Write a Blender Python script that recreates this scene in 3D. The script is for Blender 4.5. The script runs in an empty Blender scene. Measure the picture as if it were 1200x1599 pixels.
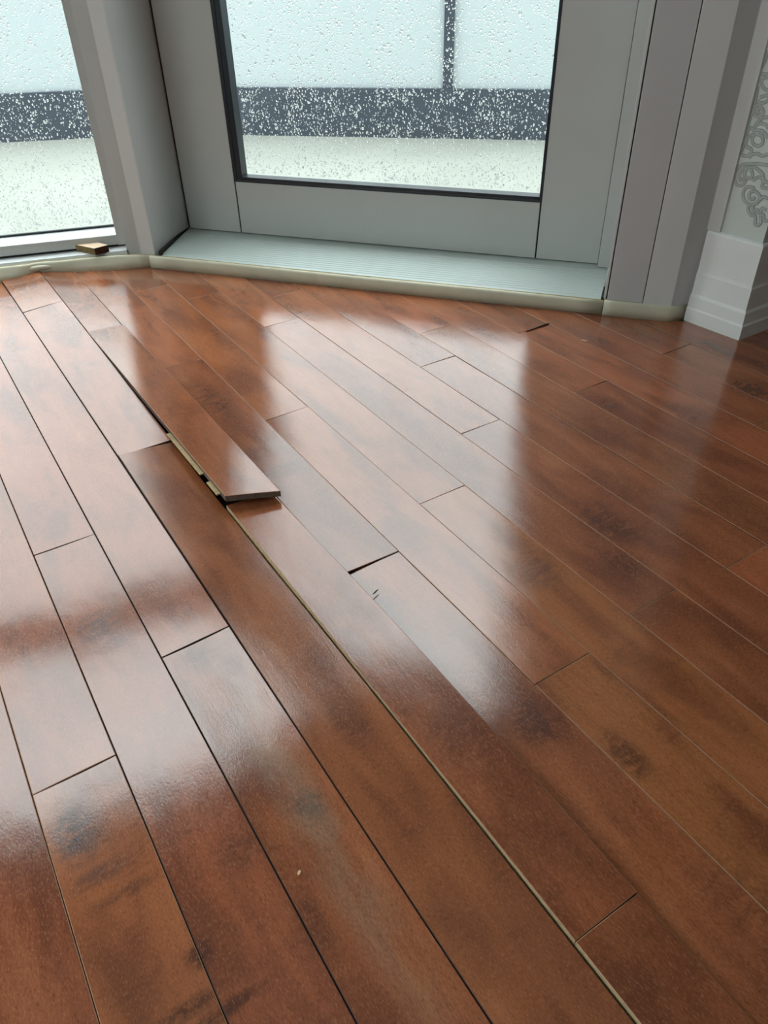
import bpy, bmesh, math, random
from mathutils import Vector, Matrix
random.seed(7)
C = bpy.context.scene.collection
sc = bpy.context.scene

# ---------------------------------------------------------------- camera
cam_d = bpy.data.cameras.new('camera'); cam = bpy.data.objects.new('camera', cam_d); C.objects.link(cam)
R_ = Vector((0.8409660840, -0.5407317187, -0.0196278851)); U_ = Vector((0.3445092207, 0.5071164807, 0.7900292855)); F_ = Vector((0.4172402693, 0.6711498219, -0.6127548239))
m = Matrix.Identity(4)
for i in range(3):
    m[i][0] = R_[i]; m[i][1] = U_[i]; m[i][2] = -F_[i]
m[0][3], m[1][3], m[2][3] = -0.0869082, 0.0, 0.657167
cam.matrix_world = m
cam_d.sensor_fit = 'VERTICAL'; cam_d.sensor_height = 24.0; cam_d.lens = 1172.333/1599*24.0
cam_d.clip_start = 0.01
sc.camera = cam

# ---------------------------------------------------------------- sky and exposure
SKY_MAX = 9.0; SKY = [(0, .10), (.10, .31), (.42, .34), (.58, .43), (.72, .60), (.85, .90), (1, 1)]
w = bpy.data.worlds.new('overcast'); sc.world = w; w.use_nodes = True
nt = w.node_tree; nt.nodes.clear()
out = nt.nodes.new('ShaderNodeOutputWorld'); bg = nt.nodes.new('ShaderNodeBackground')
tc = nt.nodes.new('ShaderNodeTexCoord'); sx = nt.nodes.new('ShaderNodeSeparateXYZ')
cr = nt.nodes.new('ShaderNodeFloatCurve'); cv = cr.mapping.curves[0]
nt.links.new(tc.outputs['Generated'], sx.inputs[0])
ab = nt.nodes.new('ShaderNodeMath'); ab.operation = 'MAXIMUM'; ab.inputs[1].default_value = 0.0
nt.links.new(sx.outputs['Z'], ab.inputs[0]); nt.links.new(ab.outputs[0], cr.inputs['Value'])
for k, (x, y) in enumerate(SKY):                     # overcast sky, brighter towards the zenith
    if k in (0, len(SKY)-1): cv.points[0 if k == 0 else -1].location = (x, y)
    else: cv.points.new(x, y)
for p in cv.points: p.handle_type = 'VECTOR'
cr.mapping.update()
ml = nt.nodes.new('ShaderNodeMath'); ml.operation = 'MULTIPLY'; ml.inputs[1].default_value = SKY_MAX
nt.links.new(cr.outputs[0], ml.inputs[0]); nt.links.new(ml.outputs[0], bg.inputs[1])
bg.inputs[0].default_value = (0.93, 0.98, 1.0, 1)
nt.links.new(bg.outputs[0], out.inputs[0])
sc.view_settings.view_transform = 'Standard'; sc.view_settings.look = 'None'
sc.view_settings.gamma = 1.0; sc.view_settings.use_curve_mapping = False
sc.view_settings.exposure = 0.05
sc.cycles.max_bounces = 12; sc.cycles.transparent_max_bounces = 16; sc.cycles.transmission_bounces = 8
sc.cycles.diffuse_bounces = 6; sc.cycles.glossy_bounces = 5
sc.cycles.caustics_refractive = False; sc.cycles.caustics_reflective = True
sc.cycles.sample_clamp_indirect = 8.0

# ---------------------------------------------------------------- helpers
def new_mat(name):
    mt = bpy.data.materials.new(name); mt.use_nodes = True
    return mt, mt.node_tree, mt.node_tree.nodes['Principled BSDF']
def plain(name, col, rough=0.5, spec=0.5, mottle=0.0, scale=20.0, bump=0.0, metal=0.0, dark=None):
    mt, t, b = new_mat(name)
    b.inputs['Base Color'].default_value = (*col, 1); b.inputs['Roughness'].default_value = rough
    b.inputs['Specular IOR Level'].default_value = spec; b.inputs['Metallic'].default_value = metal
    g = t.nodes.new('ShaderNodeTexCoord'); n = t.nodes.new('ShaderNodeTexNoise')
    n.inputs['Scale'].default_value = scale; n.inputs['Detail'].default_value = 5
    t.links.new(g.outputs['Object'], n.inputs['Vector'])
    if mottle or dark:
        mx = t.nodes.new('ShaderNodeMix'); mx.data_type = 'RGBA'
        d = dark if dark else tuple(c*(1-mottle) for c in col)
        mx.inputs[6].default_value = (*col, 1); mx.inputs[7].default_value = (*d, 1)
        r = t.nodes.new('ShaderNodeMapRange'); r.inputs[1].default_value = .42; r.inputs[2].default_value = .72
        t.links.new(n.outputs[0], r.inputs[0]); t.links.new(r.outputs[0], mx.inputs[0])
        t.links.new(mx.outputs[2], b.inputs['Base Color'])
    if bump:
        bp = t.nodes.new('ShaderNodeBump'); bp.inputs['Strength'].default_value = bump; bp.inputs['Distance'].default_value = .002
        t.links.new(n.outputs[0], bp.inputs['Height']); t.links.new(bp.outputs[0], b.inputs['Normal'])
    return mt
def mesh_obj(name, bm, mats, parent=None, loc=None, rotz=0.0, smooth=False):
    me = bpy.data.meshes.new(name); bmesh.ops.recalc_face_normals(bm, faces=bm.faces[:]) ; bm.to_mesh(me); bm.free()
    for x in (mats if isinstance(mats, (list, tuple)) else [mats]): me.materials.append(x)
    o = bpy.data.objects.new(name, me); C.objects.link(o)
    if parent: o.parent = parent
    if loc is not None: o.location = loc
    o.rotation_euler = (0, 0, rotz)
    if smooth:
        for p in me.polygons: p.use_smooth = True
    return o
def empty(name, loc=(0,0,0), rotz=0.0):
    o = bpy.data.objects.new(name, None); C.objects.link(o); o.location = loc; o.rotation_euler = (0,0,rotz); o.empty_display_size = .05
    return o
def tag(o, label=None, cat=None, group=None, kind=None):
    if label: o['label'] = label
    if cat: o['category'] = cat
    if group: o['group'] = group
    if kind: o['kind'] = kind
    return o
def box(bm, x0, x1, y0, y1, z0, z1, mi=0, bev=0.0):
    g = bmesh.ops.create_cube(bm, size=1.0); vs = g['verts']
    for v in vs:
        v.co = Vector((x0 + (v.co.x+.5)*(x1-x0), y0 + (v.co.y+.5)*(y1-y0), z0 + (v.co.z+.5)*(z1-z0)))
    fs = set(f for v in vs for f in v.link_faces)
    for f in fs: f.material_index = mi
    if bev:
        es = list(set(e for v in vs for e in v.link_edges))
        r = bmesh.ops.bevel(bm, geom=es, offset=bev, segments=2, affect='EDGES', profile=.6)
        for f in r['faces']: f.material_index = mi
def prism(bm, pts, z0, z1, mi=0):
    lo = [bm.verts.new((p[0], p[1], z0)) for p in pts]; hi = [bm.verts.new((p[0], p[1], z1)) for p in pts]
    n = len(pts); fs = [bm.faces.new(lo[::-1]), bm.faces.new(hi)]
    for i in range(n): fs.append(bm.faces.new((lo[i], lo[(i+1) % n], hi[(i+1) % n], hi[i])))
    for f in fs: f.material_index = mi
def extrude_profile(bm, prof, path_pts, mis=None):
    """prof: closed list of (offset, z); path_pts: function k,(off) -> (x,y); n path stations"""
    rings = []
    for pf in path_pts: rings.append([bm.verts.new((*pf(o, z)[:2], pf(o, z)[2] if len(pf(o, z)) > 2 else z)) for o, z in prof])
    n = len(prof)
    for a, b in zip(rings, rings[1:]):
        for i in range(n):
            f = bm.faces.new((a[i], a[(i+1) % n], b[(i+1) % n], b[i]))
            if mis: f.material_index = mis[i]
    f1 = bm.faces.new(rings[0]); f2 = bm.faces.new(rings[-1][::-1])
    return rings

# frames of the two glazed sides of the bay
DA = Vector((0.41206, 1.89141, 0)); Dt = Vector((0.6337117, -0.7735693, 0)); Dn = Vector((0.7735693, 0.6337117, 0)); DROT = math.atan2(Dt.y, Dt.x)
LA = Vector((0.4027833, 1.8981189, 0)); LROT = math.radians(-17); Lt = Vector((math.cos(LROT), math.sin(LROT), 0)); Ln = Vector((-Lt.y, Lt.x, 0))
def DL(s, d, z=0): return DA + Dt*s + Dn*d + Vector((0, 0, z))
def LL(s, d, z=0): return LA + Lt*s + Ln*d + Vector((0, 0, z))
W = 0.0826

# ---------------------------------------------------------------- materials
M = {}
M['frame'] = plain('grey_white_vinyl', (.53, .545, .52), .38, .4, .04, 6)
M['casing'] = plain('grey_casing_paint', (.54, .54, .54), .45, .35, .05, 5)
M['casing_shaded'] = plain('shaded_grey_casing', (.40, .395, .375), .5, .3, .06, 5)  # casing colour darkened to paint the shade of one post face
M['paper_fill'] = plain('soft_grey_scroll_fill', (.44, .48, .45), .5, .3, .1, 60)
M['end_and_groove'] = plain('dull_end_and_groove', (.17, .13, .10), .6, .3, .4, 200)
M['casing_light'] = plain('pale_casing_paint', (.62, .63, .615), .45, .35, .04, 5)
M['sill_white'] = plain('white_sill_paint', (.82, .86, .86), .16, .9, .03, 8)
M['gasket'] = plain('black_rubber', (.012, .018, .026), .35, .5)
M['strip'] = plain('ivory_vinyl_strip', (.60, .58, .44), .42, .4, .12, 14, .15)
M['threshold'] = plain('pale_green_threshold', (.50, .57, .545), .42, .4, .05, 9)
M['base'] = plain('white_baseboard_paint', (.82, .85, .84), .3, .5, .05, 9, .06)
M['wall'] = plain('cream_wall_paint', (.62, .58, .52), .8, .2, .04, 2)
M['ceil'] = plain('white_ceiling_paint', (.75, .73, .69), .9, .1, .02, 2)
M['paper'] = plain('pale_green_wallpaper', (.60, .66, .62), .55, .3, .05, 6)
M['paper_line'] = plain('grey_scroll_print', (.30, .33, .31), .5, .3, .1, 60)
M['caulk'] = plain('stained_caulk', (.36, .29, .14), .7, .2, .5, 40)
M['seam'] = plain('dark_seam', (.03, .03, .028), .8, .1)
M['deck'] = plain('wet_beige_deck', (.29, .30, .265), .35, .5, .10, 2.2)
M['rail'] = plain('slate_blue_metal', (.060, .075, .10), .4, .5, .15, 12)
M['subfloor'] = plain('dark_subfloor', (.02, .016, .012), .9, .1, .4, 30)
M['wood_block'] = plain('cut_wood_top', (.78, .58, .40), .6, .3, .15, 40)
M['wood_block_side'] = plain('cut_wood_side', (.22, .16, .07), .7, .2, .5, 120)
M['wood_block_end'] = plain('dark_cut_end', (.07, .03, .015), .7, .2, .4, 80)
M['splinter'] = plain('pale_splinter', (.75, .52, .34), .6, .3)
M['core'] = plain('plywood_core', (.46, .33, .16), .65, .3, .35, 90, .2)
M['core_bright'] = plain('raw_tan_edge', (.66, .50, .27), .6, .3, .25, 90)
M['core_pale'] = plain('pale_veneer_edge', (.62, .50, .34), .6, .3, .15, 90)

def glass_mat():
    mt = bpy.data.materials.new('window_glass'); mt.use_nodes = True; t = mt.node_tree; t.nodes.clear()
    o = t.nodes.new('ShaderNodeOutputMaterial'); mx = t.nodes.new('ShaderNodeMixShader'); tr = t.nodes.new('ShaderNodeBsdfTransparent')
    gl = t.nodes.new('ShaderNodeBsdfGlossy'); fr = t.nodes.new('ShaderNodeFresnel'); fr.inputs[0].default_value = 1.35
    gl.inputs['Roughness'].default_value = .02; tr.inputs[0].default_value = (.96, .985, .98, 1)
    ge = t.nodes.new('ShaderNodeNewGeometry'); sb = t.nodes.new('ShaderNodeMath'); sb.operation = 'SUBTRACT'; sb.inputs[0].default_value = 1.0
    mu = t.nodes.new('ShaderNodeMath'); mu.operation = 'MULTIPLY'; fr.inputs[0].default_value = 1.5
    t.links.new(ge.outputs['Backfacing'], sb.inputs[1]); t.links.new(sb.outputs[0], mu.inputs[0]); t.links.new(fr.outputs[0], mu.inputs[1])
    t.links.new(mu.outputs[0], mx.inputs[0]); t.links.new(tr.outputs[0], mx.inputs[1]); t.links.new(gl.outputs[0], mx.inputs[2]); t.links.new(mx.outputs[0], o.inputs[0])
    return mt
M['glass'] = glass_mat()
def water_mat():
    mt = bpy.data.materials.new('rain_water'); mt.use_nodes = True; t = mt.node_tree; t.nodes.clear()
    o = t.nodes.new('ShaderNodeOutputMaterial'); g = t.nodes.new('ShaderNodeBsdfGlass'); g.inputs['IOR'].default_value = 1.33; g.inputs['Roughness'].default_value = .02
    t.links.new(g.outputs[0], o.inputs[0]); return mt
M['water'] = water_mat()
def frost_mat():
    mt = bpy.data.materials.new('frosted_panel'); mt.use_nodes = True; t = mt.node_tree; t.nodes.clear()
    o = t.nodes.new('ShaderNodeOutputMaterial'); a = t.nodes.new('ShaderNodeAddShader'); d = t.nodes.new('ShaderNodeBsdfDiffuse'); tr = t.nodes.new('ShaderNodeBsdfTranslucent')
    d.inputs[0].default_value = (.31, .335, .34, 1); tr.inputs[0].default_value = (.34, .365, .37, 1)
    t.links.new(d.outputs[0], a.inputs[0]); t.links.new(tr.outputs[0], a.inputs[1]); t.links.new(a.outputs[0], o.inputs[0]); return mt
M['frost'] = frost_mat()

# darker figure of single boards: (u, v, radius across, radius along, strength) in board widths
KNOTS = [(-.55, 8.75, .42, .42, .75), (-.45, 8.35, .42, .22, .5), (.5, 7.35, .35, .35, .65), (.75, 7.0, .22, .3, .5), (.68, 4.55, .22, .28, .7), (-1.7, 5.75, .32, .55, .95),
         (-1.6, 5.1, .45, .16, .6), (-1.45, 4.75, .5, .1, .5), (-1.0, 3.75, .18, .2, .9), (-1.3, 3.35, .5, .12, .8), (-1.0, 3.15, .6, .1, .8), (.1, 3.4, .18, .5, .55), (-.25, 4.5, .35, .35, .45),
         (2.75, 6.6, .25, .5, .45), (4.2, 3.0, .25, .5, .7), (3.6, 4.0, .4, .55, .7), (5.5, 6.1, .5, .5, .5), (7.3, 6.3, .5, .9, .75), (6.8, 5.5, .4, .5, .6), (3.4, 14.2, .45, 1.3, .55), (3.3, 11.6, .5, .35, .4), (3.5, 10.8, .5, .3, .5),
         (11.3, 8.1, .3, .8, .6), (13.2, 7.9, .5, .7, .85), (10.3, 9.2, .3, .5, .5), (8.2, 7.0, .5, 1.2, .4), (2.3, 1.2, .4, .6, .4), (3.9, 1.0, .5, .9, .45), (2.6, 4.2, .4, .7, .4), (1.6, 5.2, .3, .6, .4)]
def wood_mat(name='maple_floor_finish', edge=False):
    mt, t, b = new_mat(name)
    N = t.nodes.new; L = t.links.new
    at = N('ShaderNodeAttribute'); at.attribute_name = 'wood_co'
    ar = N('ShaderNodeAttribute'); ar.attribute_name = 'board_rnd'
    def vm(op, a, bb=None, sc_=None):
        n = N('ShaderNodeVectorMath'); n.operation = op
        if hasattr(a, 'links'): L(a, n.inputs[0])
        else: n.inputs[0].default_value = a
        if bb is not None:
            if hasattr(bb, 'links'): L(bb, n.inputs[1])
            else: n.inputs[1].default_value = bb
        return n
    def mt_(op, a, bb=0.0, cl=False):
        n = N('ShaderNodeMath'); n.operation = op; n.use_clamp = cl
        for k, x in enumerate((a, bb)):
            if hasattr(x, 'links'): L(x, n.inputs[k])
            else: n.inputs[k].default_value = x
        return n.outputs[0]
    def noise(vec, scl, detail=3, rough=.55, dist=0.0):
        s = vm('MULTIPLY', vec, scl); n = N('ShaderNodeTexNoise'); n.inputs['Scale'].default_value = 1; n.inputs['Detail'].default_value = detail
        n.inputs['Roughness'].default_value = rough; n.inputs['Distortion'].default_value = dist
        L(s.outputs[0], n.inputs['Vector']); return n.outputs[0]
    def ramp(v, a, bb, lo=0.0, hi=1.0):
        n = N('ShaderNodeMapRange'); L(v, n.inputs[0]); n.inputs[1].default_value = a; n.inputs[2].default_value = bb; n.inputs[3].default_value = lo; n.inputs[4].default_value = hi
        n.interpolation_type = 'SMOOTHSTEP'; return n.outputs[0]
    def mix(f, a, bb):
        n = N('ShaderNodeMix'); n.data_type = 'RGBA'
        if hasattr(f, 'links'): L(f, n.inputs[0])
        else: n.inputs[0].default_value = f
        for k, x in ((6, a), (7, bb)):
            if hasattr(x, 'links'): L(x, n.inputs[k])
            else: n.inputs[k].default_value = (*x, 1)
        return n.outputs[2]
    off = vm('MULTIPLY', ar.outputs['Vector'], (31.0, 47.0, 13.0))
    pos = vm('ADD', at.outputs['Vector'], off.outputs[0]).outputs[0]
    sp = N('ShaderNodeSeparateXYZ'); L(ar.outputs['Vector'], sp.inputs[0])
    fig = noise(pos, (17, 5.0, 1), 4, .55, .35)
    fine = noise(pos, (950, 260, 1), 2, .75)
    fib = noise(pos, (260, 22, 1), 4, .65)
    curl = noise(pos, (14, 75, 1), 3, .6, 1.5)
    base = mix(sp.outputs[0], (.38, .108, .046), (.35, .125, .044))
    base = mix(ramp(sp.outputs[1], 0, 1, 0, .75), base, (.22, .068, .030))
    dark = mix(ramp(fig, .42, .70, 0, .66), base, (.105, .030, .016))
    lit = mix(ramp(fig, .46, .28, 0, .4), dark, (.48, .18, .075))
    c = mix(mt_('MULTIPLY', ramp(curl, .52, .70, 0, .38), ramp(fig, .42, .6)), lit, (.12, .04, .02))
    # knots and dark burls at set places
    tot = None
    for (u, v, ru, rv, st) in KNOTS:
        s = vm('SUBTRACT', at.outputs['Vector'], (u*W, v*W, 0)); s2 = vm('MULTIPLY', s.outputs[0], (1/(ru*W), 1/(rv*W), 0))
        l = N('ShaderNodeVectorMath'); l.operation = 'LENGTH'; L(s2.outputs[0], l.inputs[0])
        k = ramp(l.outputs['Value'], 1.15, .25, 0, st)
        tot = k if tot is None else mt_('MAXIMUM', tot, k)
    kn = mt_('MULTIPLY', tot, ramp(noise(pos, (45, 90, 1), 4, .6, 1.0), .25, .60))
    c = mix(kn, c, (.035, .012, .010))
    # grey haze painted by the seam for what is mostly a window reflection
    s = vm('SUBTRACT', at.outputs['Vector'], (.62*W, 4.4*W, 0)); s2 = vm('MULTIPLY', s.outputs[0], (1/(.34*W), 1/(3.0*W), 0))
    l = N('ShaderNodeVectorMath'); l.operation = 'LENGTH'; L(s2.outputs[0], l.inputs[0])
    bl = mt_('MULTIPLY', ramp(l.outputs['Value'], 1.2, .2, 0, .36), ramp(noise(pos, (24, 14, 1), 4), .3, .55))
    c = mix(bl, c, (.26, .235, .17))
    c = mix(ramp(fib, .35, .7, 0, .30), c, (.19, .06, .03))
    c = mix(ramp(fine, .52, .76, 0, .42), c, (.50, .24, .12))
    c = mix(ramp(fine, .48, .28, 0, .50), c, (.07, .025, .015))
    L(c, b.inputs['Base Color'])
    r = mt_('ADD', ramp(fine, .3, .7, ROUGH-.03, ROUGH+.05), mt_('MULTIPLY', kn, .08))
    r = mt_('ADD', r, mt_('MULTIPLY', bl, .14))
    L(r, b.inputs['Roughness'])
    b.inputs['IOR'].default_value = 1.5
    b.inputs['Coat Weight'].default_value = COAT; b.inputs['Coat Roughness'].default_value = ROUGH-.02; b.inputs['Coat IOR'].default_value = 1.5
    bp = N('ShaderNodeBump'); bp.inputs['Strength'].default_value = .17; bp.inputs['Distance'].default_value = .0004
    h = mt_('ADD', fine, mt_('MULTIPLY', fib, 1.0)); L(h, bp.inputs['Height'])
    bp2 = N('ShaderNodeBump'); bp2.inputs['Strength'].default_value = 1.0; bp2.inputs['Distance'].default_value = .0006
    L(noise(pos, (16, 9, 1), 2, .5), bp2.inputs['Height']); L(bp.outputs[0], bp2.inputs['Normal'])
    L(bp2.outputs[0], b.inputs['Normal']); L(bp2.outputs[0], b.inputs['Coat Normal'])
    return mt
ROUGH = .115; COAT = .7
M['wood'] = wood_mat()
M['wood_edge'] = plain('tan_board_edge', (.40, .20, .11), .45, .4, .3, 60)  # lighter tan bevels along the board edges
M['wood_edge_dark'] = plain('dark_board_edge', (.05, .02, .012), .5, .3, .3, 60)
SEED = 0
FILL_WIN = (-.5, 1.4, .6, 2.2)  # extent of the unseen window added as fill light
POSTX = (1.925, 2.687)

# ---------------------------------------------------------------- floor
def board(bm, u0, u1, v0, v1, zc=(0,0,0,0), cup=.0002, wave=.00012, rnd=None, thick=.0118, gap=(.0002,.0002), org=(0,0), zf=None, edge=1, side=None):
    lco = bm.verts.layers.float_vector['wood_co']; lr = bm.verts.layers.float_vector['board_rnd']
    rnd = rnd or (random.random(), random.random(), random.random())
    x0, x1, y0, y1 = u0*W+gap[0], u1*W-gap[1], v0*W+.0003, v1*W-.0003
    bv = .0007
    xs = [x0, x0+bv] + [x0+bv+(x1-x0-2*bv)*k/5 for k in range(1, 5)] + [x1-bv, x1]
    n = max(3, int((y1-y0)/.045))
    ys = [y0, y0+bv] + [y0+bv+(y1-y0-2*bv)*k/n for k in range(1, n)] + [y1-bv, y1]
    ph = rnd[2]*20
    def zz(x, y):
        a = (x-x0)/(x1-x0); b = (y-y0)/(y1-y0)
        z = (zc[0]*(1-a)+zc[1]*a)*(1-b)+(zc[2]*(1-a)+zc[3]*a)*b
        if zf: z += zf(a, b)
        return z + cup*(1-(2*a-1)**2) + wave*math.sin(y*19+ph) + wave*.8*math.sin(y*31+ph*2+a*1.5)
    G = []
    for j, y in enumerate(ys):
        row = []
        for i, x in enumerate(xs):
            z = zz(x, y) - (.0005 if i in (0, len(xs)-1) or j in (0, len(ys)-1) else 0)
            v = bm.verts.new((x-org[0], y-org[1], z)); v[lco] = (x, y, 0); v[lr] = rnd; row.append(v)
        G.append(row)
    for j in range(len(ys)-1):
        for i in range(len(xs)-1):
            f = bm.faces.new((G[j][i], G[j][i+1], G[j+1][i+1], G[j+1][i]))
            if i in (0, len(xs)-2) or j in (0, len(ys)-2): f.material_index = edge
            else: f.material_index = 0; f.smooth = True
    for j in range(len(ys)):
        for i in range(len(xs)):
            if i in (1, len(xs)-2) or j in (1, len(ys)-2):
                for e in G[j][i].link_edges:
                    o_ = e.other_vert(G[j][i])
                    if o_ in G[j] and j in (1, len(ys)-2) or (i in (1, len(xs)-2) and o_ in (G[j-1][i], G[min(j+1, len(ys)-1)][i])): e.smooth = False
    ring = [G[0][i] for i in range(len(xs))] + [G[j][-1] for j in range(1, len(ys))] + [G[-1][i] for i in range(len(xs)-2, -1, -1)] + [G[j][0] for j in range(len(ys)-2, 0, -1)]
    low = []
    for v in ring:
        q = bm.verts.new((v.co.x, v.co.y, v.co.z-thick)); q[lco] = v[lco]; q[lr] = rnd; low.append(q)
    k = len(ring)
    for i in range(k):
        f = bm.faces.new((ring[i], low[i], low[(i+1) % k], ring[(i+1) % k]))
        a_, b_ = ring[i].co, ring[(i+1) % k].co
        f.material_index = side(a_, b_) if side else 3
    f = bm.faces.new(low[::-1]); f.material_index = 2
    return zz
def floor_bm():
    bm = bmesh.new(); bm.verts.layers.float_vector.new('wood_co'); bm.verts.layers.float_vector.new('board_rnd'); return bm

JOINTS = {-3: [1.0, 9.4, 18], -2: [-2, 6.47, 15.5, 24], -1: [-2, 10.95, 19.6, 28], 0: [-2, 7.67, 22.9], 1: [-3, 12.95, 21.4], 2: [-6.5, 1.78, 10.1, 19.02, 27.5], 3: [-.9, 7.70, 16.1, 24.6],
          4: [-4, 4.44, 12.68, 21.2], 5: [-.3, 8.55, 19.8], 6: [-4, 4.64, 16.9], 7: [-6, 9.98, 18.6], 8: [-4, 4.52, 12.82], 9: [-1.5, 14.3], 10: [-4, 9.93, 18.4], 11: [-5, 12.92], 12: [-6, 6.9, 15.4], 13: [-6, 1.7, 10.1]}
# special boards (row, joint at the near end): corner heights near-left, near-right, far-left, far-right and tone
ZF = {(1, -3): lambda a, b: (a-.5)*W*.08*max(0, 1-((b-.50)/.22)**2), (2, 1.78): lambda a, b: (a-.5)*W*.085*max(0, 1-((b-.44)/.34)**2) + .0042*max(0, 1-((b-.50)/.48)**2)}
SPEC = {
 (1, -3): dict(z=(.0015, .0085, .0095, .0026), rnd=(.9, .62, .31)),
 (1, 12.95): dict(z=(.0060, .0060, .0040, .0115), rnd=(.3, .35, .7)),
 (1, 21.4): dict(z=(.0050, .0110, .0060, .0130), rnd=(.5, .2, .2)),
 (2, 1.78): dict(z=(.0105, .0105, .0080, .0028), rnd=(.45, .55, .11)),
 (2, -6.5): dict(z=(.0110, .0060, .0100, .0085), rnd=(.8, .9, .57)),
 (0, 7.67): dict(z=(.0, .0030, .0, .0035), rnd=(.2, .3, .63)),
 (0, -2): dict(z=(.0, .0030, .0, .0030), rnd=(.5, .5, .9)),
 (3, 7.70): dict(z=(.0035, .0008, .0040, .0010), rnd=(.6, .85, .44)),
 (3, 16.1): dict(z=(.0040, .0010, .0050, .0010), rnd=(.4, .1, .24)),
 (4, 4.44): dict(z=(.0006, .0012, .0, .0010), rnd=(.6, .15, .24)),
 (4, -4): dict(z=(.0, .0, .0, .0010), rnd=(1.0, .1, .64)),
}
CUP = {(0, -2): -.0011, (-1, -2): -.0006, (-2, -2): -.0008, (2, 1.78): -.0003}
UL = {1: 1.03, 2: 2.125}; UR = {0: 1.03, 1: 2.105}
bm = floor_bm()
for row in range(-7, 24):
    js = list(JOINTS.get(row, [random.uniform(-4, 4)]))
    while js[0] > -16: js.insert(0, js[0]-random.uniform(6.5, 9))
    while js[-1] < 28: js.append(js[-1]+random.uniform(7, 9))
    for v, v1 in zip(js, js[1:]):
        rr = random.Random(int(row*1000+v*10)+SEED); rnd = (rr.random(), rr.random(), rr.random())
        t = rr.uniform(-.0005, .0005); h = rr.uniform(-.0002, .0003)
        zc = (h+t, h-t, h+t*.5, h-t*.5); key = None
        for kk, s in SPEC.items():
            if kk[0] == row and abs(kk[1]-v) < .05: zc = s['z']; rnd = s['rnd']
        gap = (.0004, .0004) if row < 2 else (.0002, .0003)
        if row == 2: gap = (.0003, .0003)
        va, vb = v, v1
        skip = False
        if row == 2:
            if v > 1 and v < 9: vb = 10.32         # end board, its far end hidden under the loose one
            elif 9 < v < 12: skip = True            # the loose board is a thing of its own
            elif v > 12: va = 19.02
        if not skip:
            if row == 2 and va > 15: zc = (.0075, .0030, .011, .006); rnd = (.5, .3, .81)
            board(bm, UL.get(row, row), UR.get(row, row+1), va, vb, zc, rnd=rnd, gap=gap, cup=CUP.get((row, v), rr.uniform(0, .0003)), edge=(3 if -1 <= row < 2 else 1), side=(lambda p, q: 2 if abs(p.x-q.x) < .001 and p.x < 2.5*W else 3) if row == 2 else None, zf=ZF.get((row, v)))
# end the boards under the edge strips of the bay
for co, no in ((DL(0, .012), Dn), (Vector((0, .805, 0)), Vector((0, 1, 0))), (DL(1.288, 0), Dt)):
    fs = [f for f in bm.faces if min((v.co-co).dot(no) for v in f.verts) < 0 < max((v.co-co).dot(no) for v in f.verts)]
    if no.y == 1: fs = [f for f in fs if f.calc_center_median().x > 1.15]
    else: fs = [f for f in fs if f.calc_center_median().y > .6]
    es = set(e for f in fs for e in f.edges); vs = set(v for f in fs for v in f.verts)
    bmesh.ops.bisect_plane(bm, geom=list(vs)+list(es)+fs, plane_co=co, plane_no=no)
kill = []
for f in bm.faces:
    c = f.calc_center_median(); d_ = c-DA; s_ = d_.dot(Dt); q = d_.dot(Dn)
    if (s_ < 1.288 and q > .012) or (s_ >= 1.288 and c.y > .805 and (q > .012 or c.x > 1.26)): kill.append(f)
bmesh.ops.delete(bm, geom=kill, context='FACES')
bmesh.ops.bisect_plane(bm, geom=bm.verts[:]+bm.edges[:]+bm.faces[:], plane_co=LL(0, .055), plane_no=Ln, clear_outer=True)
me = bpy.data.meshes.new('floor'); bm.to_mesh(me); bm.free()
for x in (M['wood'], M['wood_edge'], M['core_bright'], M['wood_edge_dark']): me.materials.append(x)
fl = bpy.data.objects.new('floor', me); C.objects.link(fl); tag(fl, 'reddish brown glossy maple floorboards running towards the glazed door', kind='structure')

bm = bmesh.new(); prism(bm, [(-1.62, -3.1), (3.1, -3.1), (3.1, .9), (1.4, .9)] + [tuple(p[:2]) for p in (DL(1.28, .15), DL(-.03, .15), LL(-2.1, .10))], -.06, -.0165)
tag(mesh_obj('trim_1', bm, M['subfloor']), 'dark subfloor showing in the gap beside the loose board', kind='structure')

# ---------------------------------------------------------------- the loose board
LB0 = (2.10*W, 10.12*W)
lb = empty('loose_floorboard', (LB0[0], LB0[1], .0))
tag(lb, 'lifted reddish brown floorboard, its near end sticking up over a dark gap', 'floorboard')
bm = floor_bm()
TZ = (.0300, .0195, .0100, .0060)
zz = board(bm, 2.11, 3.03, 10.12, 19.0, TZ, cup=.0004, wave=.0001, rnd=(.55, .45, .37), thick=.0092, org=LB0, gap=(0, 0), side=lambda p, q: 4 if abs(p.y-q.y) < .001 else (4 if max(p.y, q.y) < .245 and p.x < .04 else 3))  # long side coloured dark for the shade in gap and groove
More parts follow.
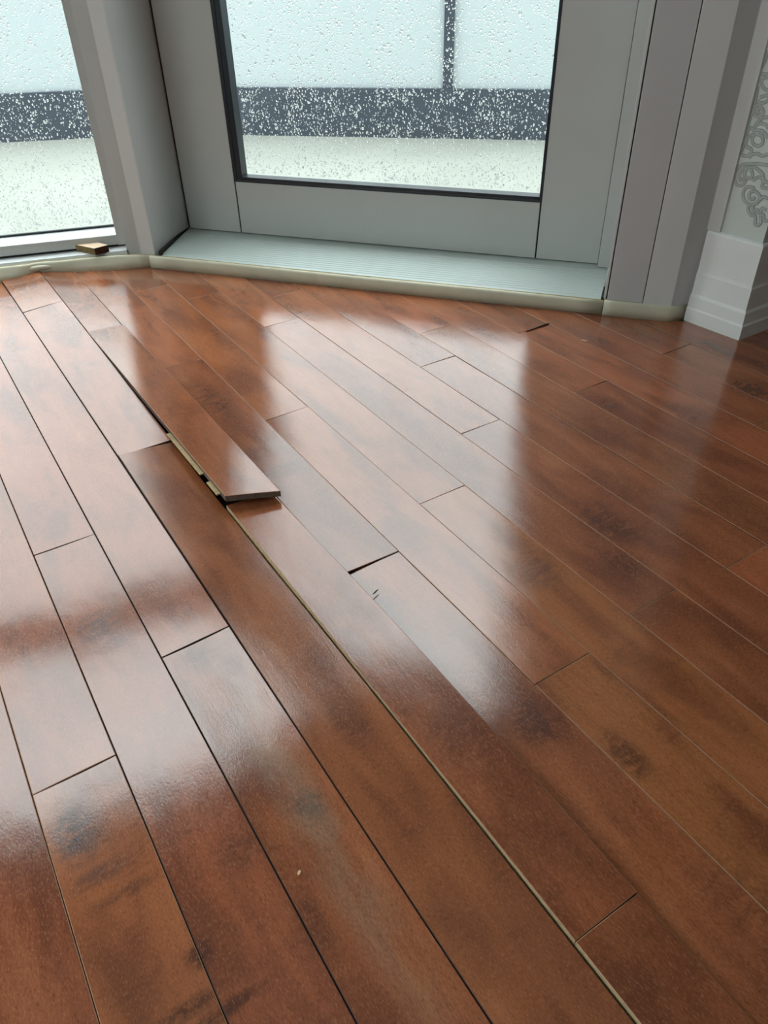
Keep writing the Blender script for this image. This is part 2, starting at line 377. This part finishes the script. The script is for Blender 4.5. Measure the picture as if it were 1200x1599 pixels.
# the near end is cut slightly askew
for v in bm.verts:
    y = v.co.y; a = v.co.x/(.92*W)
    wgt = max(0, 1-y/(1.2*W)); v.co.y += wgt*(.10-.24*a)*W
lo_b = mesh_obj('plank', bm, [M['wood'], M['wood_edge'], M['core'], M['wood_edge_dark']], lb); lo_b.data.materials.append(M['end_and_groove'])
def tongue(y0, y1, name='tongue'):
    bm = bmesh.new(); n = 10; rings = []
    for k in range(n+1):
        y = y0+(y1-y0)*k/n; b = (y)/(8.88*W); z = TZ[0]*(1-b)+TZ[2]*b
        x = .0008 
        rings.append([bm.verts.new(p) for p in ((x, y, z-.0062), (-.0052, y, z-.0063), (-.0056, y, z-.0070), (-.0052, y, z-.0084), (x, y, z-.0086))])
    for a, b in zip(rings, rings[1:]):
        for i in range(5): bm.faces.new((a[i], a[(i+1) % 5], b[(i+1) % 5], b[i]))
    bm.faces.new(rings[0]); bm.faces.new(rings[-1][::-1])
    return mesh_obj(name, bm, M['core'], lb)
tongue(.028, .066); tongue(.092, .238)

# debris
def chip(name, u, v, L, wd, ht, rot, mat, label, cat, z=.0005):
    bm = bmesh.new(); pts = [(-L/2, -wd*.2), (-L*.2, -wd/2), (L*.35, -wd*.35), (L/2, wd*.1), (L*.1, wd/2), (-L*.35, wd*.4)]
    prism(bm, pts, 0, ht)
    for vv in bm.verts:
        if vv.co.z > 0: vv.co.x *= .8; vv.co.y *= .7; vv.co.z *= 1+.4*math.sin(vv.co.x*900)
    o = mesh_obj(name, bm, mat, None, (u*W, v*W, z), rot); tag(o, label, cat)
chip('wood_splinter', 12.016, 11.652, .014, .0035, .0016, math.radians(115), M['splinter'], 'pale wood splinter on the dark boards left of the white pillar', 'splinter', .0011)
chip('wood_chip', .20, 3.903, .0045, .0035, .0018, .4, M['splinter'], 'tiny pale chip on the front boards beside the one with a grey reflection painted in', 'chip', .0032)
chip('wood_sliver', 3.16, 7.07, .013, .0016, .0008, math.radians(20), M['subfloor'], 'thin dark sliver on the bright glossy board in front of the lifted board', 'splinter', .0044)
bm = bmesh.new(); prism(bm, [(0, -.0006), (.060, -.0013), (.0655, 0), (.060, .0022), (0, .0006)], 0, .0014)  # dark strip placed for the open gap of a board joint
tag(mesh_obj('joint_gap', bm, M['subfloor'], None, (11.23*W, 12.86*W, .0006), math.radians(2)), 'dark strip standing in for an open board joint near the ivory strip under the door', 'splinter')

# ---------------------------------------------------------------- door side of the bay
def strip_run(name, path, label, top_mat=1):
    """path: list of (base point, top point, outward) in world; builds a 14 mm strip standing on the floor"""
    bm = bmesh.new(); rings = []
    for base, top, o in path:
        b, t_ = Vector(base), Vector(top)
        lst = [b, b.lerp(t_, .5)-o*.0006, t_-Vector((0, 0, .004))-o*.0003, t_+o*.0022-Vector((0, 0, .0006)), t_+o*.006, t_+o*.0115-Vector((0, 0, .0002)), Vector((b.x, b.y, 0))+o*(.014+(t_-b).dot(o))]
        rings.append([bm.verts.new(p) for p in lst])
    n = 7
    for a, b in zip(rings, rings[1:]):
        for i in range(n):
            f = bm.faces.new((a[i], a[(i+1) % n], b[(i+1) % n], b[i])); f.smooth = i < 4
            if i == 4: f.material_index = 1
    bm.faces.new(rings[0]); bm.faces.new(rings[-1][::-1])
    return tag(mesh_obj(name, bm, [M['strip'], M['caulk']]), label, kind='structure')
path = []
for k in range(23):
    s = .006 + (1.1065-.006)*k/22
    path.append((DL(s, 0, 0), DL(s, 0, .0295+.0006*math.sin(s*9)), Dn))
strip_run('trim_2', path, 'ivory edge strip along the foot of the door threshold')
path = []
for k in range(8):
    s = 1.108 + (1.2385-1.108)*k/7; path.append((DL(s, 0, 0), DL(s, 0, .032), Dn))
o2 = (Dn*.8+Dt*-.3).normalized()
path += [(DL(1.247, .003), DL(1.247, .003, .032), (Dn+Dt*-.25).normalized()), (DL(1.2745, .0215), DL(1.2745, .0215, .032), (Dn+Dt*-.5).normalized())]
strip_run('trim_3', path, 'short ivory edge strip under the right door casing')
# left strip, buckled near its visible end
path = []
prof = [(-1.5, .004, 0), (-.45, .006, 0), (-.36, .005, 0), (-.325, .004, 0), (-.300, .004, 0), (-.285, .009, .0), (-.270, .017, .002), (-.255, .024, .004), (-.235, .024, .0045), (-.215, .021, .004), (-.19, .0155, .003), (-.15, .009, .0012), (-.10, .003, 0), (-.05, .001, 0), (-.01, .0, 0)]
for s, d, z in prof:
    path.append((LL(s, d, z), LL(s, max(d+.004, .0215-(.02 if s > -.02 else .008 if s > -.06 else 0)), .0305), Ln))
path.append((DL(.0075, 0, 0), DL(.0075, 0, .0300), (Ln+Dn).normalized()))
strip_run('trim_4', path, 'buckled ivory edge strip under the left window')
bm = bmesh.new()    # bulge of the strip
r = bmesh.ops.create_uvsphere(bm, u_segments=20, v_segments=10, radius=1.0)
for v in bm.verts: v.co = Vector((v.co.x*.060, v.co.y*.0080, v.co.z*.0065+.0030*v.co.x-.0040*v.co.x*v.co.x))
tag(mesh_obj('trim_5', bm, M['strip'], None, LL(-.262, .0275, .0185), LROT, smooth=True), 'rounded bulge where the ivory strip has buckled', kind='structure')

# left jamb and the corner post between window and door
bm = bmesh.new()
wl = [LL(-.0345, .050), LL(-.0036, .0213), DL(-.0215, .0135), DL(.0165, .0125), DL(.0062, .2), DL(.0062, .27), DL(-.16, .27)]
prism(bm, [(p.x, p.y) for p in wl], .020, 2.62)
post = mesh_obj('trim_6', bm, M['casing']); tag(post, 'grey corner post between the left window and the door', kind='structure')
post.data.materials.append(M['casing_light']); post.data.materials.append(M['casing_shaded'])  # lighter and darker copies paint how light falls on the post
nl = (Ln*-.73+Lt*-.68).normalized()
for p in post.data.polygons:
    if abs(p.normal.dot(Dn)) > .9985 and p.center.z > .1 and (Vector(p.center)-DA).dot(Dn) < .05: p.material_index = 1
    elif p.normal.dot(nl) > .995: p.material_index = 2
bm = bmesh.new(); prism(bm, [(p.x, p.y) for p in (DL(.0152, .0128), DL(.0180, .0128), DL(.0186, .0146), DL(.0160, .0150))], .031, 2.6)
tag(mesh_obj('trim_7', bm, M['casing_light']), 'thin vertical bead on the corner post', kind='structure')

# threshold
thr = empty('trim_8', tuple(DL(.55, .1)), DROT); tag(thr, 'pale green ribbed threshold below the door', kind='structure')
bm = bmesh.new(); prof_ = [(-.11+.022+.0, .0), (-.0975+.01, .0285)]
ys = [(.0125, 0.0), (.0125, .0295)]
y = .022
ys.append((.020, .0305))
while y < .165:
    z = .0308+(y-.02)*.028
    ys += [(y, z), (y+.0018, z+.0013), (y+.0072, z+.0015), (y+.0090, z+.0002)]; y += .0118
ys += [(.172, .0352), (.235, .0365), (.235, 0)]
rings = []
for k in range(12):
    f = k/11
    ring = []
    for yy, z in ys:
        sl = .037-.033*(yy-.01)/.19; sr = 1.1005
        # the ribs fade out on the left where the sill is worn smooth
        ring.append(bm.verts.new((sl+(sr-sl)*f-.55, yy-.1, z)))
    rings.append(ring)
n = len(ys)
for a, b in zip(rings, rings[1:]):
    for i in range(n): bm.faces.new((a[i], a[(i+1) % n], b[(i+1) % n], b[i]))
bm.faces.new(rings[0]); bm.faces.new(rings[-1][::-1])
mesh_obj('threshold_plate', bm, M['threshold'], thr)
bm = bmesh.new(); prism(bm, [(.030-.55, .0126-.1), (.038-.55, .0126-.1), (.007-.55, .2-.1), (.001-.55, .2-.1)], .028, .0395)
mesh_obj('caulk_line', bm, M['seam'], thr)
bm = bmesh.new(); box(bm, 1.1005-.55, 1.1075-.55, .0125-.1, .075-.1, .012, .034); mesh_obj('end_gap', bm, M['seam'], thr)

# door
DOOR_TOP = 2.02; ZB = .0385
dr = empty('door_1', tuple(DL(.54, .2)), DROT); tag(dr, 'grey glazed door with black gasket and rain-spotted glass', kind='structure')
def dpart(name, s0, s1, d0, d1, z0, z1, mat, bev=.0012, parent=None):
    bm = bmesh.new(); box(bm, s0-.54, s1-.54, d0-.2, d1-.2, z0, z1, bev=bev); return mesh_obj(name, bm, mat, dr if parent is None else parent)
dpart('stile', .0125, .1625, .2, .245, ZB, DOOR_TOP, M['frame'])
dpart('stile', .9330, 1.0745, .2, .245, ZB, DOOR_TOP, M['frame'])
dpart('bottom_rail', .1655, .9295, .2005, .245, ZB, .1640, M['frame'])
dpart('top_rail', .1655, .9295, .2005, .245, 1.83, DOOR_TOP, M['frame'])
dpart('seam', .1615, .1665, .203, .24, ZB, .168, M['seam'], 0); dpart('seam', .9285, .9340, .203, .24, ZB, .168, M['seam'], 0)
dpart('hinge_gap', .0070, .0128, .204, .235, ZB, DOOR_TOP, M['seam'], 0)
bm = bmesh.new()   # gasket frame
for (s0, s1, z0, z1) in ((.1630, .1870, .164, 1.835), (.9265, .9335, .164, 1.835), (.187, .9265, .164, .1765), (.187, .9265, 1.815, 1.835)):
    box(bm, s0-.54, s1-.54, -.0005, .030, z0, z1, bev=.0008)
box(bm, .1640-.54, .1730-.54, -.0022, .0, .1665, 1.83, bev=.0008); box(bm, .1640-.54, .9300-.54, -.0022, .0, .1660, .1700, bev=.0008)
mesh_obj('gasket', bm, M['gasket'], dr)
dpart('glass_pane', .185, .928, .221, .227, .175, 1.82, M['glass'], 0)

def drops(name, x0, x1, z0, z1, n, y, parent, seed, label=None):
    rg = random.Random(seed); vs = []; fs = []
    ns = 8
    placed = 0
    for k in range(n):
        x = rg.uniform(x0, x1); z = z0 + (z1-z0)*rg.random()**1.15
        # denser in vertical runs
        dens = .55+.45*math.sin(x*31+math.sin(x*83)*1.3)
        if rg.random() > .45+.6*dens: continue
        r = .0007 + .0015*rg.random()**2.4
        if rg.random() < .03: r *= 1.5
        el = 1.0 + .6*rg.random()**3; h = r*.36
        ang = rg.uniform(0, 6.28); b0 = len(vs)
        ring = []
        for (q, hh) in ((1.0, 0.0), (.84, .30), (.5, .75)):
            for i in range(ns):
                a = ang + 6.2832*i/ns; wob = 1+.13*math.sin(a*2+ang*3)
                vs.append((x+r*q*wob*math.cos(a), y+h*hh, z+r*el*q*wob*math.sin(a) - (.15*r*el if math.sin(a) < 0 else 0)))
        vs.append((x, y+h, z)); vs.append((x, y, z))
        for L_ in range(2):
            for i in range(ns):
                a0 = b0+L_*ns+i; a1 = b0+L_*ns+(i+1) % ns; fs.append((a1, a0, a0+ns, a1+ns))
        for i in range(ns):
            fs.append((b0+2*ns+(i+1) % ns, b0+2*ns+i, b0+3*ns)); fs.append((b0+i, b0+(i+1) % ns, b0+3*ns+1))
    me = bpy.data.meshes.new(name); me.from_pydata(vs, [], fs); me.materials.append(M['water']); me.polygons.foreach_set('use_smooth', [True]*len(fs))
    o = bpy.data.objects.new(name, me); C.objects.link(o); o.parent = parent; o['kind'] = 'stuff'
    o['label'] = label
    return o
drops('raindrops', .192-.54, .924-.54, .182, .75, 16000, .0274, dr, 3, 'raindrops spattered on the door glass')

# door stop and right casing
bm = bmesh.new(); box(bm, 1.0765, 1.1135, .182, .240, .0375, 2.55, bev=.001)
o = mesh_obj('trim_9', bm, M['frame'], None, DA, DROT); tag(o, 'pale stop beside the right edge of the door', kind='structure')
bm = bmesh.new()
box(bm, 1.1130, 1.1845, .0085, .25, .030, 2.62, bev=.0012)
box(bm, 1.1055, 1.1105, .0120, .06, .031, 2.6, mi=1, bev=.001)
box(bm, 1.1105, 1.1135, .0150, .06, .031, 2.6, mi=2)
box(bm, 1.1862, 1.2425, .0060, .25, .030, 2.62, mi=1, bev=.0012)
box(bm, 1.1840, 1.1866, .0100, .24, .030, 2.62, mi=2)
prism(bm, [(1.2420, .0068), (1.2960, .0400), (1.2960, .24), (1.2420, .24)], .030, 2.62, mi=0)
o = mesh_obj('trim_10', bm, [M['casing'], M['casing_light'], M['seam']], None, DA, DROT); tag(o, 'grey two-board casing right of the door', kind='structure')

# ---------------------------------------------------------------- left window
wn = empty('window_1', tuple(LL(-.7, .1)), LROT); tag(wn, 'left bay window with white frame and rain-spotted glass', kind='structure')
def wpart(name, s0, s1, d0, d1, z0, z1, mat, bev=.001):
    bm = bmesh.new(); box(bm, s0+.7, s1+.7, d0-.1, d1-.1, z0, z1, bev=bev); return mesh_obj(name, bm, mat, wn)
WL0 = -1.40; WT = 2.40; BAR = (1.19, 1.33)
wpart('sill', WL0, -.0335, .0420, .12, .004, .0345, M['sill_white'], .0015)
wpart('bottom_rail', WL0, -.0290, .0760, .150, .0400, .0632, M['frame'])
wpart('rail_gap', WL0, -.0335, .0790, .12, .0335, .0405, M['seam'], 0)
wpart('stile', -.0530, -.0290, .0755, .150, .0385, WT+.05, M['frame'])
wpart('stile', WL0, WL0+.05, .0755, .150, .0385, WT+.05, M['frame'])
wpart('top_rail', WL0, -.029, .076, .15, WT, WT+.05, M['frame'])
bm = bmesh.new()  # sloped glazing bead
prism(bm, [(0, 0)], 0, 0) if False else None
vs = [[bm.verts.new((x, y, z)) for (y, z) in ((-.0235, .0632), (-.0225, .0640), (.0270, .0712), (.032, .0712), (.032, .0600))] for x in (WL0+.75, -.0530+.7)]
for i in range(5): bm.faces.new((vs[0][i], vs[0][(i+1) % 5], vs[1][(i+1) % 5], vs[1][i]))
bm.faces.new(vs[0]); bm.faces.new(vs[1][::-1])
mesh_obj('glazing_bead', bm, M['sill_white'], wn)
wpart('transom_bar', WL0+.05, -.0535, .0765, .150, BAR[0], BAR[1], M['frame'])
wpart('gasket', WL0+.05, -.0535, .124, .132, .0690, .0755, M['gasket'], .0008)
wpart('glass_pane', WL0+.045, -.050, .128, .133, .073, WT+.005, M['glass'], 0)
drops('raindrops', -.42+.7, -.056+.7, .078, .70, 8000, .0334, wn, 5, 'raindrops spattered on the left window glass')

# offcut on the sill
ob = empty('wood_offcut', tuple(LL(-.112, .048, .0345)), LROT)
tag(ob, 'small pale wood offcut lying on the left window sill', 'offcut')
bm = bmesh.new(); P4 = [(-.043, .026), (.004, -.021), (.036, -.004), (-.004, .046)]
prism(bm, P4, 0, .0165)
o = mesh_obj('block', bm, [M['wood_block_side'], M['wood_block'], M['wood_block_end']], ob)
for p in o.data.polygons:
    if p.normal.z > .9: p.material_index = 1
    elif p.normal.x > .3 and p.normal.y < 0: p.material_index = 2

# ---------------------------------------------------------------- pillar and its baseboard
A_ = Vector((1.2328447, .9178060, 0)); B_ = Vector((1.2419030, .7904116, 0)); tb = (B_-A_).normalized(); nb = Vector((-tb.y, tb.x, 0)); te = Vector((1, .0038, 0)).normalized(); ne = Vector((-te.y, te.x, 0))
PB = (B_-A_).length
prof = [(0, .0), (0, .0275), (.0012, .0292), (.0022, .031), (.0030, .0520), (.0042, .0550), (.0062, .0580), (.0072, .0990), (.0085, .1020), (.0092, .1060), (.0096, .1780), (.0112, .1815), (.0150, .1835), (.0185, .1835), (.0185, 0)]
mit = lambda o: B_ + nb*o + ne*o
paths = [lambda o, z: tuple((A_ + nb*o - tb*.0)[:2]), lambda o, z: tuple(mit(o)[:2])]
bm = bmesh.new(); extrude_profile(bm, prof, paths)
tag(mesh_obj('baseboard_left', bm, M['base']), 'tall stepped white baseboard on the window face of the pillar', kind='structure')
bm = bmesh.new(); extrude_profile(bm, prof, [paths[1], lambda o, z: tuple((B_ + te*1.75 + ne*o)[:2])])
tag(mesh_obj('baseboard_right', bm, M['base']), 'tall stepped white baseboard on the right wall', kind='structure')
o_ = .0165
bm = bmesh.new(); c_ = mit(o_); a_ = A_ + nb*o_
prism(bm, [tuple(p[:2]) for p in (a_-tb*.008, c_, B_+te*1.78+ne*o_, B_+te*1.78+ne*(.14), c_+nb*.10+ne*.14, a_+nb*.10-tb*.008)], .0, 3.0)
STROKES = [[(0.0258, 0.4857), (0.0268, 0.4701), (0.0233, 0.4517), (0.0383, 0.4498)], [(0.0392, 0.4467), (0.0295, 0.4404), (0.0354, 0.4301), (0.0459, 0.4258)], [(0.0248, 0.4312), (0.0268, 0.416), (0.0263, 0.4025), (0.0263, 0.389), (0.025, 0.3704), (0.025, 0.3564)], [(0.0335, 0.4145), (0.0469, 0.4193), (0.0503, 0.412), (0.0388, 0.4063), (0.0309, 0.4098)], [(0.0415, 0.4021), (0.0318, 0.4027), (0.0275, 0.3959), (0.0324, 0.3875), (0.044, 0.3855), (0.0474, 0.3939), (0.0409, 0.3998), (0.0344, 0.3968), (0.038, 0.3916), (0.0414, 0.3936)], [(0.0581, 0.3874), (0.0473, 0.3837), (0.0404, 0.3748), (0.0385, 0.3676)], [(0.0398, 0.3632), (0.0318, 0.3667), (0.0271, 0.3591), (0.0257, 0.3447), (0.0264, 0.3329), (0.0251, 0.3231), (0.0357, 0.3212), (0.0439, 0.3273), (0.0418, 0.3341), (0.0343, 0.3354), (0.0292, 0.3429), (0.0318, 0.3527), (0.0402, 0.3575)], [(0.0439, 0.3591), (0.0393, 0.3515), (0.0434, 0.3427), (0.0538, 0.3408), (0.0603, 0.3465), (0.0559, 0.3563), (0.0469, 0.3584)], [(0.0365, 0.3697), (0.0457, 0.3755), (0.0582, 0.375), (0.0636, 0.37)], [(0.0398, 0.3632), (0.0531, 0.3651), (0.0681, 0.3558)], [(0.0422, 0.3187), (0.0473, 0.3255), (0.0576, 0.3284), (0.0653, 0.3261), (0.0759, 0.3313)], [(0.0816, 0.3133), (0.0639, 0.3127), (0.0478, 0.3099), (0.032, 0.3048), (0.0243, 0.2935), (0.025, 0.2812), (0.0332, 0.2714), (0.0432, 0.2725), (0.0467, 0.2802), (0.0415, 0.283), (0.0367, 0.2796), (0.0326, 0.2863), (0.0351, 0.2967), (0.0468, 0.3037), (0.0607, 0.3049), (0.0756, 0.2979)], [(0.0445, 0.302), (0.0414, 0.2929), (0.0463, 0.2864), (0.0563, 0.287), (0.0565, 0.2956), (0.0506, 0.3007)], [(0.0601, 0.284), (0.0704, 0.292), (0.0805, 0.2866), (0.0808, 0.2768), (0.0921, 0.2765)], [(0.0756, 0.2979), (0.0815, 0.288), (0.0903, 0.286)], [(0.0681, 0.2719), (0.0537, 0.2716), (0.0485, 0.2617), (0.053, 0.2499), (0.0651, 0.244), (0.0785, 0.2476), (0.0826, 0.2573), (0.0774, 0.265), (0.0668, 0.2666), (0.0607, 0.2604), (0.0637, 0.2534), (0.0709, 0.2536), (0.0726, 0.259)], [(0.0652, 0.2435), (0.0668, 0.2336), (0.0749, 0.2263), (0.0817, 0.2278), (0.0857, 0.2197), (0.0868, 0.2134), (0.0931, 0.2117), (0.0968, 0.2183), (0.0929, 0.229)], [(0.0929, 0.229), (0.0975, 0.2326), (0.1019, 0.2233), (0.11, 0.2239)], [(0.0728, 0.2426), (0.0785, 0.2335), (0.0845, 0.2374), (0.0904, 0.2323), (0.0919, 0.2415), (0.1006, 0.2409)], [(0.0834, 0.2549), (0.0886, 0.261), (0.0983, 0.2605)]]
def ribbon(bm, pts, wd, off, mi=1):
    P = []
    for i in range(len(pts)-1):                      # Catmull-Rom
        p0 = pts[max(i-1, 0)]; p1 = pts[i]; p2 = pts[i+1]; p3 = pts[min(i+2, len(pts)-1)]
        for k in range(6):
            t = k/6; P.append(tuple(.5*((2*p1[j])+(-p0[j]+p2[j])*t+(2*p0[j]-5*p1[j]+4*p2[j]-p3[j])*t*t+(-p0[j]+3*p1[j]-3*p2[j]+p3[j])*t**3) for j in (0, 1)))
    P.append(pts[-1]); pr = None
    for i, p in enumerate(P):
        a = P[max(i-1, 0)]; b = P[min(i+1, len(P)-1)]; dx, dz = b[0]-a[0], b[1]-a[1]; l = math.hypot(dx, dz) or 1
        nx, nz = -dz/l*wd/2, dx/l*wd/2
        q = []
        for sg in (1, -1):
            s, z = p[0]+nx*sg, p[1]+nz*sg
            s = max(.0262, min(s, PB-.006))
            X = A_ + tb*s + nb*(o_-off); q.append(bm.verts.new((X.x, X.y, z)))
        if pr:
            f = bm.faces.new((pr[0], pr[1], q[1], q[0])); f.material_index = mi
        pr = q
for k, st in enumerate(STROKES):
    ribbon(bm, st, .0058, .0002+k*.000004); ribbon(bm, st, .0034, .0005+k*.000004, 2)
# the same scrolls go on above the frame of the picture
for dz in (.36, .72, 1.08, 1.44):
    for k, st in enumerate(STROKES): ribbon(bm, [(s, z+dz) for s, z in st], .0058, .0002+k*.000004); ribbon(bm, [(s, z+dz) for s, z in st], .0034, .0005+k*.000004, 2)
A_s, tb_s, nb_s, PB_s = A_, tb, nb, PB            # the print carries on along the right wall
for col in range(5):
    A_, tb, nb, PB = B_ + te*(.012+.27*col) , te, ne, 9.0
    for dz in (0, .36, .72, 1.08):
        for k, st in enumerate(STROKES):
            for mr_ in (1, -1):
                P_ = [((.125-mr_*(.125-s_)) + .03, z+dz) for s_, z in st]
                ribbon(bm, P_, .0058, .0002+k*.000004); ribbon(bm, P_, .0034, .0005+k*.000004, 2)
A_, tb, nb, PB = A_s, tb_s, nb_s, PB_s
tag(mesh_obj('wall_right', bm, [M['paper'], M['paper_line'], M['paper_fill']]), 'pale green wallpapered pillar and wall with grey scroll print', kind='structure')
bm = bmesh.new()
q = [A_+nb*o_-tb*.008-nb*.0055, A_+nb*(o_-.0055)+tb*.0245, A_+nb*o_+tb*.0255, A_+nb*o_-tb*.008]
prism(bm, [tuple(p[:2]) for p in q], .1832, 2.99)
tag(mesh_obj('trim_11', bm, M['casing_light']), 'narrow vertical white strip edging the wallpaper', kind='structure')

# ---------------------------------------------------------------- rest of the room shell
HT = 3.0
bm = bmesh.new()
def quadbox(bm, p, q, nrm, th, z0, z1): prism(bm, [tuple(x[:2]) for x in (p, q, q+nrm*th, p+nrm*th)], z0, z1)
quadbox(bm, LL(-2.01, .06), LL(-.03, .06), Ln, .16, WT+.05, HT); quadbox(bm, LL(-2.01, .06), LL(WL0, .06), Ln, .16, -.0165, WT+.05); quadbox(bm, LL(WL0, .125), LL(-.035, .125), Ln, .08, -.10, .003)
tag(mesh_obj('wall_front', bm, M['wall']), 'wall around the left bay window', kind='structure')
bm = bmesh.new(); quadbox(bm, DL(-.02, .02), DL(1.27, .02), Dn, .22, 2.03, HT)
tag(mesh_obj('wall_door', bm, M['wall']), 'wall above the door', kind='structure')
XL = LL(-2.0, 0).x; YL = LL(-2.0, .06).y
bm = bmesh.new(); y0, y1, z0, z1 = FILL_WIN
box(bm, XL-.12, XL, -3, y0, -.0165, HT); box(bm, XL-.12, XL, y1, YL+.1, -.0165, HT); box(bm, XL-.12, XL, y0, y1, -.0165, z0); box(bm, XL-.12, XL, y0, y1, z1, HT)
tag(mesh_obj('wall_left', bm, M['wall']), 'left wall with the added fill window', kind='structure')
w2 = empty('fill_window', (XL-.05, (y0+y1)/2, z0)); tag(w2, 'unseen window added in the left wall for fill light', kind='structure')  # added out of view to brighten frames and casing
bm = bmesh.new(); hy = (y1-y0)/2; H = z1-z0
for a in ((-hy, -hy+.06, 0, H), (hy-.06, hy, 0, H), (-hy+.06, hy-.06, 0, .06), (-hy+.06, hy-.06, H-.06, H), (-.03, .03, .06, H-.06)): box(bm, -.03, .03, a[0], a[1], a[2], a[3])
mesh_obj('frame', bm, M['frame'], w2)
bm = bmesh.new(); box(bm, -.003, .003, -hy+.05, hy-.05, .05, H-.05); mesh_obj('glass_pane', bm, M['glass'], w2)
bm = bmesh.new(); box(bm, XL-.12, 3.12, -3.12, -3.0, -.0165, HT); tag(mesh_obj('wall_back', bm, M['wall']), 'back wall', kind='structure')
bm = bmesh.new(); box(bm, 3.0, 3.12, -3.0, .95, -.0165, HT); tag(mesh_obj('wall_side', bm, M['wall']), 'far right wall', kind='structure')
bm = bmesh.new(); prism(bm, [(XL-.12, -3.12), (3.12, -3.12), (3.12, .95), (1.4, .95), tuple(DL(1.28, .26)[:2]), tuple(DL(-.08, .26)[:2]), tuple(LL(-2.13, .22)[:2])], HT, HT+.1)
tag(mesh_obj('ceiling', bm, M['ceil']), 'white ceiling', kind='structure')

# ---------------------------------------------------------------- outside: deck and railing
bm = bmesh.new(); prism(bm, [tuple(LL(-2.2, .20)[:2]), tuple(DL(-.09, .27)[:2]), tuple(DL(1.30, .27)[:2]), (3.2, .96), (4.4, .96), (1.12, 3.62), (-2.5, 5.2)], -.12, -.02)
tag(mesh_obj('floor_deck', bm, M['deck']), 'wet beige balcony deck outside', kind='structure')
K = Vector((1.061, 3.487, 0)); d1 = Vector((-1, .456, 0)).normalized(); d2 = Vector((1, -.927, 0)).normalized()
def outn(d):
    n = Vector((-d.y, d.x, 0)); return n if n.dot(Vector((1, 1, 0))) > 0 else -n
bmw = bmesh.new()
n1, n2 = outn(d1), outn(d2); mid = (n1+n2).normalized(); ml = 1/mid.dot(n1)
def curb(z0, z1, o0, o1, bm, mi=0, l1=3.6, l2=3.6):
    prism(bm, [tuple(p[:2]) for p in (K+d1*l1+n1*o0, K+mid*ml*o0, K+d2*l2+n2*o0, K+d2*l2+n2*o1, K+mid*ml*o1, K+d1*l1+n1*o1)], z0, z1, mi)
rl = empty('balcony_railing', tuple(K - Vector((0, 0, .02)))); tag(rl, 'slate blue balcony railing with frosted panels seen through the wet glass', 'railing')
def rpart(name, bm, mat): 
    o = mesh_obj(name, bm, mat, rl); o.data.transform(Matrix.Translation(-Vector(rl.location))); return o
bm = bmesh.new(); curb(-.02, .158, 0, .05, bm); rpart('base_rail', bm, M['rail'])
bm = bmesh.new(); curb(.745, .757, .012, .038, bm); rpart('top_channel', bm, M['sill_white'])
def post_at(P, d, n):
    bm = bmesh.new(); quadbox(bm, P-d*.019+n*.004, P+d*.019+n*.004, n, .04, .158, .745); rpart('post', bm, M['rail'])
px = POSTX
Pp = Vector((px[0], px[1], 0)); post_at(Pp, d2, n2)
for k in (-1.35, 1.35): post_at(Pp+d2*k, d2, n2) if (Pp+d2*k-K).dot(d2) > 0 else None
for k in (.75, 2.1): post_at(K+d1*k, d1, n1)
def panel(P, Q, n):
    bm = bmesh.new(); quadbox(bm, P+n*.020, Q+n*.020, n, .008, .156, .747); rpart('frosted_panel', bm, M['frost'])
panel(K+d1*.02, K+d1*.73, n1); panel(K+d1*.77, K+d1*2.08, n1); panel(K+d1*2.12, K+d1*3.6, n1)
panel(K+d2*.02, Pp-d2*.02, n2); panel(Pp+d2*.02, Pp+d2*1.33, n2); panel(Pp+d2*1.37, K+d2*3.6, n2)
